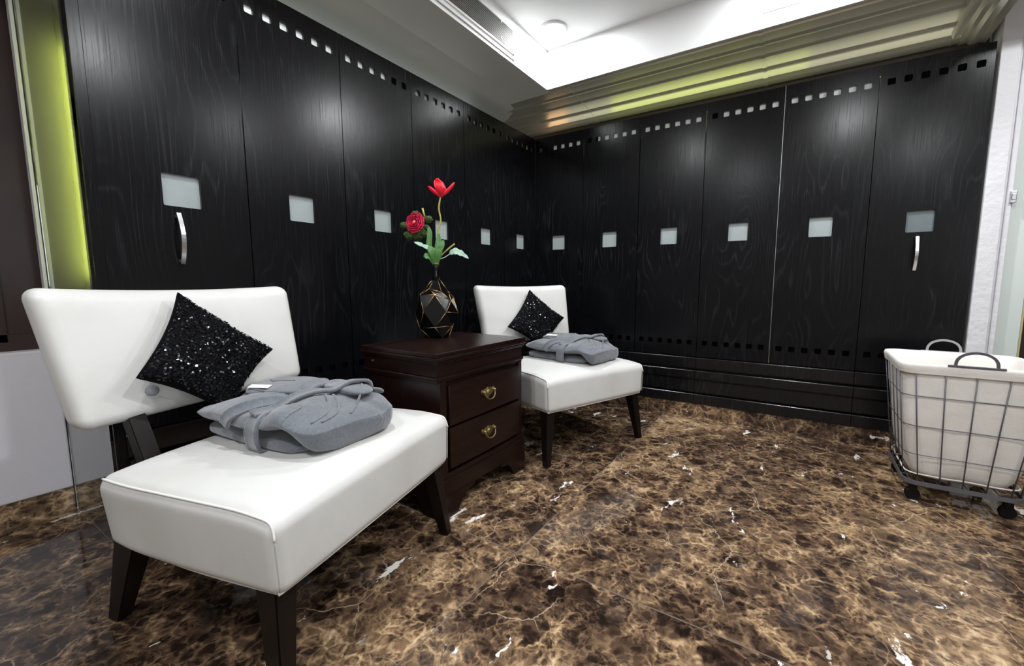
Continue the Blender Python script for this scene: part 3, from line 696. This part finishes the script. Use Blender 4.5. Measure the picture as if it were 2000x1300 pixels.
# stepped moulded top: nested slabs following an ogee
for i, (g_, z0, z1) in enumerate(((0.006, 0.575, 0.590), (0.012, 0.586, 0.600), (0.004, 0.598, 0.655), (0.010, 0.652, 0.662), (0.016, 0.660, 0.672), (0.024, 0.670, 0.682), (0.020, 0.681, 0.700))):
    box(bm, DX-0.0, g_-0.010, -HW-g_+0.006, HW+g_-0.006, z0, z1, bev=0.0035)
mk('top', bm, 'mahogany', ns)
nsbox('front_stile', -0.014, 0.000, -HW+0.010, -HW+0.048, 0.19, 0.578, bev=0.002)
nsbox('front_stile', -0.014, 0.000, HW-0.040, HW-0.010, 0.19, 0.578, bev=0.002)
for i, (z0, z1) in enumerate(((0.390, 0.562), (0.206, 0.380))):
    d = nsbox('drawer', -0.012, 0.010, -HW+0.054, HW-0.046, z0, z1, bev=0.004)
    zc = (z0+z1)/2+0.004
    # bat-wing brass pull
    bm = bmesh.new()
    wing = [(0, .026), (.010, .018), (.018, .022), (.028, .014), (.042, .020), (.050, .012), (.047, .002), (.036, -.002), (.026, -.012), (.014, -.014), (0, -.024)]
    wing = wing + [(-y, z) for y, z in reversed(wing[1:-1])]
    prism(bm, [(y, zc+z) for y, z in wing], 'x', 0.0100, 0.0125)
    bmesh.ops.bevel(bm, geom=list(bm.edges), offset=0.0008, segments=1, affect='EDGES')
    lathe(bm, [(0.014, 0.0125), (0.013, 0.016), (0.008, 0.0195), (0.002, 0.021)], 16, c=(0, 0, zc+0.002), axis='x')
    for s in (-1, 1): lathe(bm, [(0.007, 0.0125), (0.007, 0.020), (0.0045, 0.026), (0.001, 0.028)], 12, c=(0, s*0.037, zc+0.008), axis='x')
    bp = mk('pull_plate', bm, 'brass', d, False)
    bm = bmesh.new()
    tube(bm, spline([(0.022, -0.037, zc+0.008), (0.026, -0.034, zc-0.008), (0.030, -0.024, zc-0.020), (0.031, -0.010, zc-0.027), (0.031, 0.010, zc-0.027), (0.030, 0.024, zc-0.020), (0.026, 0.034, zc-0.008), (0.022, 0.037, zc+0.008)], 5), 0.0032, 8)
    mk('pull_bail', bm, 'brass', d, True)
# base with bracket feet cut-out
bm = bmesh.new()
for (x0, x1, y0, y1, z0, z1) in ((DX, 0.004, -HW, HW, 0.165, 0.190), (DX, 0.010, -HW-0.004, HW+0.004, 0.095, 0.168)): box(bm, x0, x1, y0, y1, z0, z1, bev=0.004)
mk('base_moulding', bm, 'mahogany', ns)
def bracket(side_pts, axis, a0, a1):
    bm = bmesh.new(); prism(bm, side_pts, axis, a0, a1); mk('bracket_foot', bm, 'mahogany', ns)
foot = lambda e, s: [(e, 0.0), (e, 0.097), (e+s*0.215, 0.097), (e+s*0.205, 0.080), (e+s*0.150, 0.072), (e+s*0.125, 0.052), (e+s*0.112, 0.030), (e+s*0.095, 0.0)]
bracket(foot(-HW-0.004, 1), 'x', -0.012, 0.010); bracket(foot(HW+0.004, -1), 'x', -0.012, 0.010)
bracket(foot(-HW-0.004, 1), 'x', DX+0.001, DX+0.02); bracket(foot(HW+0.004, -1), 'x', DX+0.001, DX+0.02)
fx_ = lambda: [(DX, 0.0), (DX, 0.097), (-0.012, 0.097), (-0.012, 0.0), (-0.095, 0.0), (-0.112, 0.03), (-0.125, 0.052), (-0.150, 0.072), (-0.31, 0.072), (-0.335, 0.052), (-0.35, 0.03), (-0.365, 0.0)]
for s in (-1, 1):
    e = s*(HW+0.004); bm = bmesh.new(); prism(bm, fx_(), 'y', e, e-s*0.018); mk('side_skirt', bm, 'mahogany', ns)
nb = nsbox('side_pin', -0.405, -0.395, -HW-0.0035, -HW+0.006, 0.632, 0.638, mat='chrome', bev=0.001)

# ------------------------------------------------------------------ faceted vase
vc = V((0.42, -1.635, 0.700)); vz = math.radians(45)
vase = thing('faceted_vase', 'black faceted vase with gold edge lines on the nightstand', 'vase', vc, vz)
bm = bmesh.new(); rings = []
spec = [(0.058, 0.0, 6, 0.0), (0.095, 0.060, 6, 0.5), (0.107, 0.135, 6, 0.0), (0.090, 0.205, 6, 0.5), (0.060, 0.245, 6, 0.0)]
rr_ = random.Random(3)
for r, z, n, ofs in spec:
    ring = []
    for k in range(n):
        a_ = 2*PI*(k+ofs)/n - 1.15; jr = r*(1+rr_.uniform(-.04, .05)) if z > 0 else r; jz = z + (rr_.uniform(-.018, .018) if z > 0.01 else 0)
        ring.append(bm.verts.new((jr*math.cos(a_), jr*math.sin(a_), jz)))
    rings.append(ring)
nk = [bm.verts.new((0.021*math.cos(2*PI*k/6-1.15), 0.021*math.sin(2*PI*k/6-1.15), 0.292)) for k in range(6)]
edges_gold = []
for i in range(4):
    Aq, Bq = rings[i], rings[i+1]; sh = 1 if spec[i][3] == 0.5 else 0
    for k in range(6):
        if sh == 0: bm.faces.new((Aq[k], Aq[(k+1) % 6], Bq[k])); bm.faces.new((Aq[(k+1) % 6], Bq[(k+1) % 6], Bq[k]))
        else: bm.faces.new((Aq[k], Bq[(k+1) % 6], Bq[k])); bm.faces.new((Aq[k], Aq[(k+1) % 6], Bq[(k+1) % 6]))
for k in range(6): bm.faces.new((rings[4][k], rings[4][(k+1) % 6], nk[(k+1) % 6], nk[k]))
bm.faces.new(list(reversed(rings[0]))); bm.faces.new(nk)
bm.verts.ensure_lookup_table()
gl = bmesh.new()
for e in bm.edges:
    p, q = e.verts[0].co.copy(), e.verts[1].co.copy()
    if max(p.z, q.z) > 0.02 and not (p.z > 0.285 and q.z > 0.285):
        if rr_.random() < 0.80 or max(p.z, q.z) > 0.25: tube(gl, [p*1.003, q*1.003], 0.0011, 5)
mk('vase_body', bm, 'vase', vase); mk('gold_lines', gl, 'gold', vase, True)
bm = bmesh.new(); lathe(bm, [(0.0205, 0.288), (0.016, 0.315), (0.0155, 0.350), (0.019, 0.372), (0.015, 0.372), (0.012, 0.35)], 20); mk('vase_neck', bm, 'vase', vase, True)
bm = bmesh.new(); tube(bm, [(0.0185*math.cos(2*PI*k/20), 0.0185*math.sin(2*PI*k/20), 0.3735) for k in range(20)], 0.0016, 6, cyc=True); mk('gold_rim', bm, 'gold', vase, True)

# ------------------------------------------------------------------ flowers; local x = picture-right, z up, y away; base at vase mouth
FB = vc + V((0, 0, 0.376))
def leafmesh(bm, path, widths, up=V((0, -1, 0.3)), cup=0.15, lobes=0):
    c = spline(path, 5); n = len(c); rows = []
    for i, p in enumerate(c):
        s = i/(n-1); k = s*(len(widths)-1); k0 = int(min(k, len(widths)-2)); wd = widths[k0]+(widths[k0+1]-widths[k0])*(k-k0)
        if lobes: wd *= 0.62+0.38*abs(math.sin(s*PI*lobes))
        tt = (c[min(i+1, n-1)]-c[max(i-1, 0)]).normalized(); sd = tt.cross(up).normalized(); nn = sd.cross(tt)
        rows.append([bm.verts.new(p + sd*wd*q + nn*(wd*cup*q*q*2) ) for q in (-1, -.5, 0, .5, 1)])
    for A_, B_ in zip(rows, rows[1:]):
        for k in range(4): bm.faces.new((A_[k], A_[k+1], B_[k+1], B_[k]))
    g0 = list(bm.faces)
def solid(o, th=0.0012):
    m = o.modifiers.new('t', 'SOLIDIFY'); m.thickness = th; return o
tu = thing('red_tulip', 'tall bright red open tulip in the black vase', 'flower', FB, vz)
bm = bmesh.new(); tube(bm, spline([(0.002, 0, -0.05), (0.004, 0, 0.03), (0.016, 0, 0.155), (0.030, 0, 0.217), (0.022, 0, 0.272), (0.031, 0, 0.330)], 6), 0.0042, 8); mk('stem', bm, 'stem', tu, True)
tc = V((0.031, 0, 0.330))
for (tip, bl, wd) in (((-0.060, -0.010, 0.048), (-0.040, -0.012, 0.012), 0.019), ((-0.014, 0.020, 0.096), (-0.018, 0.030, 0.046), 0.033), ((0.072, -0.005, 0.072), (0.045, -0.008, 0.020), 0.019), ((0.014, -0.030, 0.056), (0.012, -0.040, 0.022), 0.031), ((0.006, 0.030, 0.070), (0.01, 0.034, 0.030), 0.022)):
    bm = bmesh.new(); leafmesh(bm, [tc+V((0, 0, -0.004)), tc+V(bl)*0.7+V((0, 0, 0.0)), tc+(V(bl)*0.6+V(tip)*0.5), tc+V(tip)], [0.006, wd*0.9, wd, wd*0.8, 0.002], up=(V(tip)*-1+V((0, 0, 0.08))).normalized(), cup=0.35)
    solid(mk('petal', bm, 'red', tu, True), 0.002)
bm = bmesh.new(); leafmesh(bm, [(0.004, -0.005, 0.02), (0.014, -0.012, 0.09), (0.020, -0.006, 0.150)], [0.008, 0.016, 0.014, 0.002]); solid(mk('leaf', bm, 'leaf', tu, True))
bm = bmesh.new(); leafmesh(bm, [(0.008, -0.01, 0.04), (0.030, -0.022, 0.080), (0.040, -0.015, 0.115)], [0.004, 0.013, 0.012, 0.004]); solid(mk('leaf', bm, 'leaf', tu, True))

rn = thing('crimson_ranunculus', 'ruffled crimson ranunculus with mossy green buds on the left of the vase', 'flower', FB, vz)
bm = bmesh.new(); tube(bm, spline([(-0.002, 0, -0.05), (-0.008, 0, 0.02), (-0.024, 0, 0.10), (-0.050, 0, 0.160), (-0.072, -0.005, 0.185)], 6), 0.0045, 8); mk('stem', bm, 'leaf', rn, True)
fc = V((-0.092, -0.022, 0.196)); fd = V((-0.42, -0.85, 0.18)).normalized()
a_ = fd.orthogonal().normalized(); b_ = fd.cross(a_)
for ri, (rad, cnt, tilt, sz) in enumerate(((0.011, 3, 0.15, 0.011), (0.021, 5, 0.3, 0.016), (0.031, 6, 0.5, 0.022), (0.041, 7, 0.75, 0.027), (0.049, 9, 1.05, 0.030))):
    for k in range(cnt):
        an = 2*PI*(k/cnt)+ri*0.7; rd = a_*math.cos(an)+b_*math.sin(an); tg = a_*-math.sin(an)+b_*math.cos(an)
        bm = bmesh.new(); n = 5; rows = []
        for i in range(n+1):
            s = i/n; hh = 0.034*math.cos(tilt*0.8)*s**0.8; out = rad*(0.35+0.65*math.sin(s*PI*0.62)) + 0.004*s*tilt
            rows.append([bm.verts.new(fc - fd*0.012 + rd*(out-0.12*sz*q*q*6) + tg*(sz*q*(0.55+0.6*math.sin(PI*min(1, s+.15)*0.8))) + fd*(hh-0.003*q*q*2*(i == n)) + rd*rr_.uniform(-.001, .001)) for q in (-1, -.5, 0, .5, 1)])
        for A_, B_ in zip(rows, rows[1:]):
            for q in range(4): bm.faces.new((A_[q], A_[q+1], B_[q+1], B_[q]))
        solid(mk('petal', bm, 'pink', rn, True), 0.0014)
bm = bmesh.new(); bmesh.ops.create_icosphere(bm, subdivisions=2, radius=0.009, matrix=Matrix.Translation(fc+fd*0.012)); mk('flower_heart', bm, 'peach', rn, True)
for (x, y, z, r) in ((-0.149, 0.005, 0.185, 0.020), (-0.030, 0.0, 0.218, 0.020), (-0.125, 0.012, 0.140, 0.026), (-0.088, 0.015, 0.140, 0.030), (-0.060, 0.01, 0.150, 0.024), (-0.045, 0.004, 0.180, 0.016), (-0.094, 0.03, 0.245, 0.020)):
    bm = bmesh.new(); bmesh.ops.create_icosphere(bm, subdivisions=4, radius=r, matrix=Matrix.Translation((x, y, z)))
    c0 = V((x, y, z))
    for v_ in bm.verts:
        d = (v_.co-c0).normalized(); v_.co = c0 + d*r*(1+0.30*noise.noise(v_.co*90)+0.2*noise.noise(v_.co*220)); v_.co.z = z+(v_.co.z-z)*0.85
    mk('mossy_bud', bm, 'moss', rn, True)
bm = bmesh.new(); tube(bm, [(-0.046, 0, 0.225), (-0.052, 0, 0.245), (-0.058, 0, 0.272)], [0.004, 0.0045, 0.005], 8); mk('cut_stub', bm, 'stem', rn, True)
bm = bmesh.new(); leafmesh(bm, [(-0.008, -0.004, 0.01), (-0.030, -0.01, 0.075), (-0.026, -0.01, 0.150), (-0.034, -0.005, 0.185)], [0.006, 0.014, 0.012, 0.003]); solid(mk('leaf', bm, 'leaf', rn, True))

fo = thing('foliage_spray', 'spray of lobed dusty green leaves around the mouth of the vase', 'foliage', FB, vz)
for path, ws, mt, lb in (
    ([(0, 0, -0.02), (-0.020, -0.015, 0.060), (-0.060, -0.03, 0.086), (-0.101, -0.03, 0.102)], [0.003, 0.006, 0.012, 0.012, 0.003], 'paleleaf', 3),
    ([(0, 0, -0.02), (-0.018, -0.02, 0.020), (-0.045, -0.035, 0.035), (-0.058, -0.03, 0.032)], [0.004, 0.016, 0.018, 0.003], 'leaf', 2),
    ([(0, 0, -0.02), (-0.006, -0.02, 0.030), (-0.020, -0.028, 0.065), (-0.030, -0.02, 0.085)], [0.004, 0.020, 0.020, 0.003], 'leaf', 0),
    ([(0.002, 0, -0.02), (0.012, -0.02, 0.040), (0.018, -0.02, 0.080), (0.016, -0.015, 0.11)], [0.004, 0.018, 0.018, 0.003], 'leaf', 0),
    ([(0.070, -0.02, 0.048), (0.095, -0.03, 0.060), (0.130, -0.03, 0.048), (0.165, -0.025, 0.026)], [0.004, 0.020, 0.020, 0.014, 0.002], 'paleleaf', 4)):
    bm = bmesh.new(); leafmesh(bm, path, ws, up=V((0.1, -1, 0.5)), cup=0.1, lobes=lb); solid(mk('leaf', bm, mt, fo, True))
bm = bmesh.new(); tube(bm, spline([(0, 0, -0.03), (0.014, -0.01, 0.016), (0.045, -0.018, 0.030), (0.075, -0.02, 0.050)], 5), 0.0025, 6); mk('leaf_stalk', bm, 'paleleaf', fo, True)
bm = bmesh.new(); tube(bm, spline([(0, 0, -0.03), (0.020, 0, 0.03), (0.060, 0, 0.07), (0.097, 0, 0.100)], 5), [0.004]*15+[0.0048], 8); mk('cut_stalk', bm, 'stem', fo, True)

# ------------------------------------------------------------------ laundry basket
bk = thing('laundry_basket', 'wheeled grey wire laundry basket with white cloth liner by the white wall', 'laundry basket', (2.625, -0.565, 0))
def rrect(hx, hy, r, n=5, z=0, cut=0):
    pts = []
    for sx, sy, a0 in ((1, 1, 0), (-1, 1, 90), (-1, -1, 180), (1, -1, 270)):
        for k in range(n+1):
            a_ = math.radians(a0+90*k/n); pts.append(V((sx*(hx-r)+r*math.cos(a_), sy*(hy-r)+r*math.sin(a_), z)))
    return pts
ZB, ZT = 0.095, 0.625
def half(z): s = (z-ZB)/(ZT-ZB); return 0.185+0.055*s, 0.205+0.030*s
bm = bmesh.new()
def ringpts(z): hx, hy = half(z); return rrect(hx, hy, 0.055, 6, z)
for i, z in enumerate((ZT, 0.49, 0.355, 0.225)): tube(bm, ringpts(z), 0.0032 if i == 0 else 0.0019, 6, cyc=True)
def vert_at(fx_, fy_, side):
    out = []
    for z in (ZB, ZT):
        hx, hy = half(z)
        if side == 'y': out.append((fx_*(hx-0.03), fy_*hy, z))
        else: out.append((fx_*hx, fy_*(hy-0.04), z))
    return out
for s in (-1, 1):
    for k in range(5): tube(bm, vert_at(-0.92+1.84*k/4, s, 'y'), 0.0024, 6)
    for k in range(5): tube(bm, vert_at(s, -0.95+1.9*k/4, 'x'), 0.0024, 6)
mk('wire_frame', bm, 'wire', bk, True)
bm = bmesh.new(); hx, hy = half(ZB); P_ = rrect(hx+0.006, hy+0.006, 0.05, 6, ZB)
rows = []
for p in P_:
    n_ = V((p.x, p.y, 0)).normalized(); rows.append([bm.verts.new(p+n_*a__+V((0, 0, b__))) for a__, b__ in ((-0.004, -0.009), (0.004, -0.009), (0.004, 0.009), (-0.004, 0.009))])
for i in range(len(rows)):
    A_, B_ = rows[i], rows[(i+1) % len(rows)]
    for k in range(4): bm.faces.new((A_[k], A_[(k+1) % 4], B_[(k+1) % 4], B_[k]))
for k in range(8): x = -hx+0.02+(2*hx-0.04)*k/7; tube(bm, [(x, -hy, ZB), (x, hy, ZB)], 0.0022, 6)
for y in (-0.10, 0.0, 0.10): tube(bm, [(-hx, y, ZB-0.003), (hx, y, ZB-0.003)], 0.0022, 6)
mk('base_tray', bm, simple('grey_tray_metal', (0.17, 0.17, 0.19), 0.4, 0.6), bk, True, auto=0.6)
# liner: bag surface from the folded-over rim down to a sagging bottom
bm = bmesh.new(); prof = []
zs = [0.585, 0.600, 0.620, 0.634, 0.638, 0.632]
def liner_ring(z, off, wob, flip=0):
    hx, hy = half(max(ZB, min(ZT, z))); out = []
    for i, p in enumerate(rrect(hx+off, hy+off, 0.06, 8, z)):
        nn = noise.noise(V((p.x*9, p.y*9, z*5)))
        n2 = V((p.x, p.y, 0)).normalized(); out.append(p + n2*wob*nn + V((0, 0, wob*0.6*noise.noise(V((p.x*7+5, p.y*7, 2))))))
    return out
def dens(pts, k=4):
    out = []
    for i in range(len(pts)):
        for q in range(k): out.append(pts[i].lerp(pts[(i+1) % len(pts)], q/k))
    return out
def liner_ring2(z, off, wob):
    base = rrect(half(max(ZB, min(ZT, z)))[0]+off, half(max(ZB, min(ZT, z)))[1]+off, 0.055, 4, z)
    ds = []
    for i in range(len(base)):
        a0, b0 = base[i], base[(i+1) % len(base)]
        k = max(2, int((b0-a0).length/0.02)) if (b0-a0).length > 0.05 else 2
        k = 12 if (b0-a0).length > 0.05 else 2
        for q in range(k): ds.append(a0.lerp(b0, q/k))
    out = []
    for p in ds:
        nn = noise.noise(V((p.x*8, p.y*8, z*6))); n2 = V((p.x, p.y, 0)).normalized()
        out.append(p+n2*wob*nn+V((0, 0, wob*0.5*noise.noise(V((p.x*10+5, p.y*10, 2))))))
    return out
levels = [(0.590, 0.005, 0.004), (0.604, 0.006, 0.005), (0.622, 0.0075, 0.003), (0.634, 0.004, 0.002), (0.636, -0.004, 0.002), (0.622, -0.012, 0.008), (0.58, -0.022, 0.02), (0.5, -0.03, 0.03), (0.42, -0.04, 0.03)]
# outer visible bag wall
outer = [(0.590, -0.006, 0.003), (0.50, -0.007, 0.008), (0.40, -0.008, 0.010), (0.30, -0.010, 0.012), (0.20, -0.014, 0.014), (0.15, -0.022, 0.014), (0.118, -0.035, 0.010), (0.108, -0.055, 0.006)]
rings = [[bm.verts.new(p) for p in liner_ring2(*lv)] for lv in reversed(levels)]
r2 = [[bm.verts.new(p) for p in liner_ring2(*lv)] for lv in outer]
allr = rings
for A_, B_ in zip(allr, allr[1:]):
    m_ = len(A_)
    for k in range(m_): bm.faces.new((A_[k], A_[(k+1) % m_], B_[(k+1) % m_], B_[k]))
for A_, B_ in zip(r2, r2[1:]):
    m_ = len(A_)
    for k in range(m_): bm.faces.new((A_[k], A_[(k+1) % m_], B_[(k+1) % m_], B_[k]))
bm.faces.new(r2[-1]); bm.faces.new(rings[0])
mk('liner', bm, 'linen', bk, True)
bm = bmesh.new(); tube(bm, [p+V((0, -0.0, 0)) for p in liner_ring2(0.1345, -0.006, 0.010)], 0.0035, 5, cyc=True); mk('liner_hem', bm, 'linen', bk, True)
for s, mt in ((-1, 'wire'), (1, 'wirelight')):
    bm = bmesh.new(); y = s*(half(ZT)[1]+0.004); pts = []
    rows = []
    for i in range(17):
        a_ = PI*i/16; cx, cz = 0.062*math.cos(a_), 0.637+0.056*math.sin(a_)**0.8
        ox, oz = math.cos(a_), math.sin(a_)
        rows.append([bm.verts.new((-0.010+cx+ox*q, y+r_, cz+oz*q)) for q, r_ in ((-0.005, -0.003), (0.005, -0.003), (0.005, 0.003), (-0.005, 0.003))])
    for A_, B_ in zip(rows, rows[1:]):
        for k in range(4): bm.faces.new((A_[k], A_[(k+1) % 4], B_[(k+1) % 4], B_[k]))
    bm.faces.new(rows[0]); bm.faces.new(rows[-1]); box(bm, -0.010-0.085, -0.010+0.085, y-0.004, y+0.004, 0.630, 0.638, bev=0.001)
    mk('handle', bm, mt, bk, True, auto=0.6)
for sx, sy in ((-1, -1), (1, -1), (-1, 1), (1, 1)):
    bm = bmesh.new(); lathe(bm, [(0.004, -0.013), (0.024, -0.013), (0.0275, -0.008), (0.0275, 0.008), (0.024, 0.013), (0.004, 0.013)], 24, axis='y'); box(bm, -0.014, 0.014, -0.017, 0.017, 0.018, 0.056, bev=0.004); box(bm, -0.02, 0.02, -0.02, 0.02, 0.052, 0.058, bev=0.002)
    o = mk('caster', bm, 'rubber', bk, True, auto=0.6); o.location = (sx*0.150, sy*0.165, 0.0280)
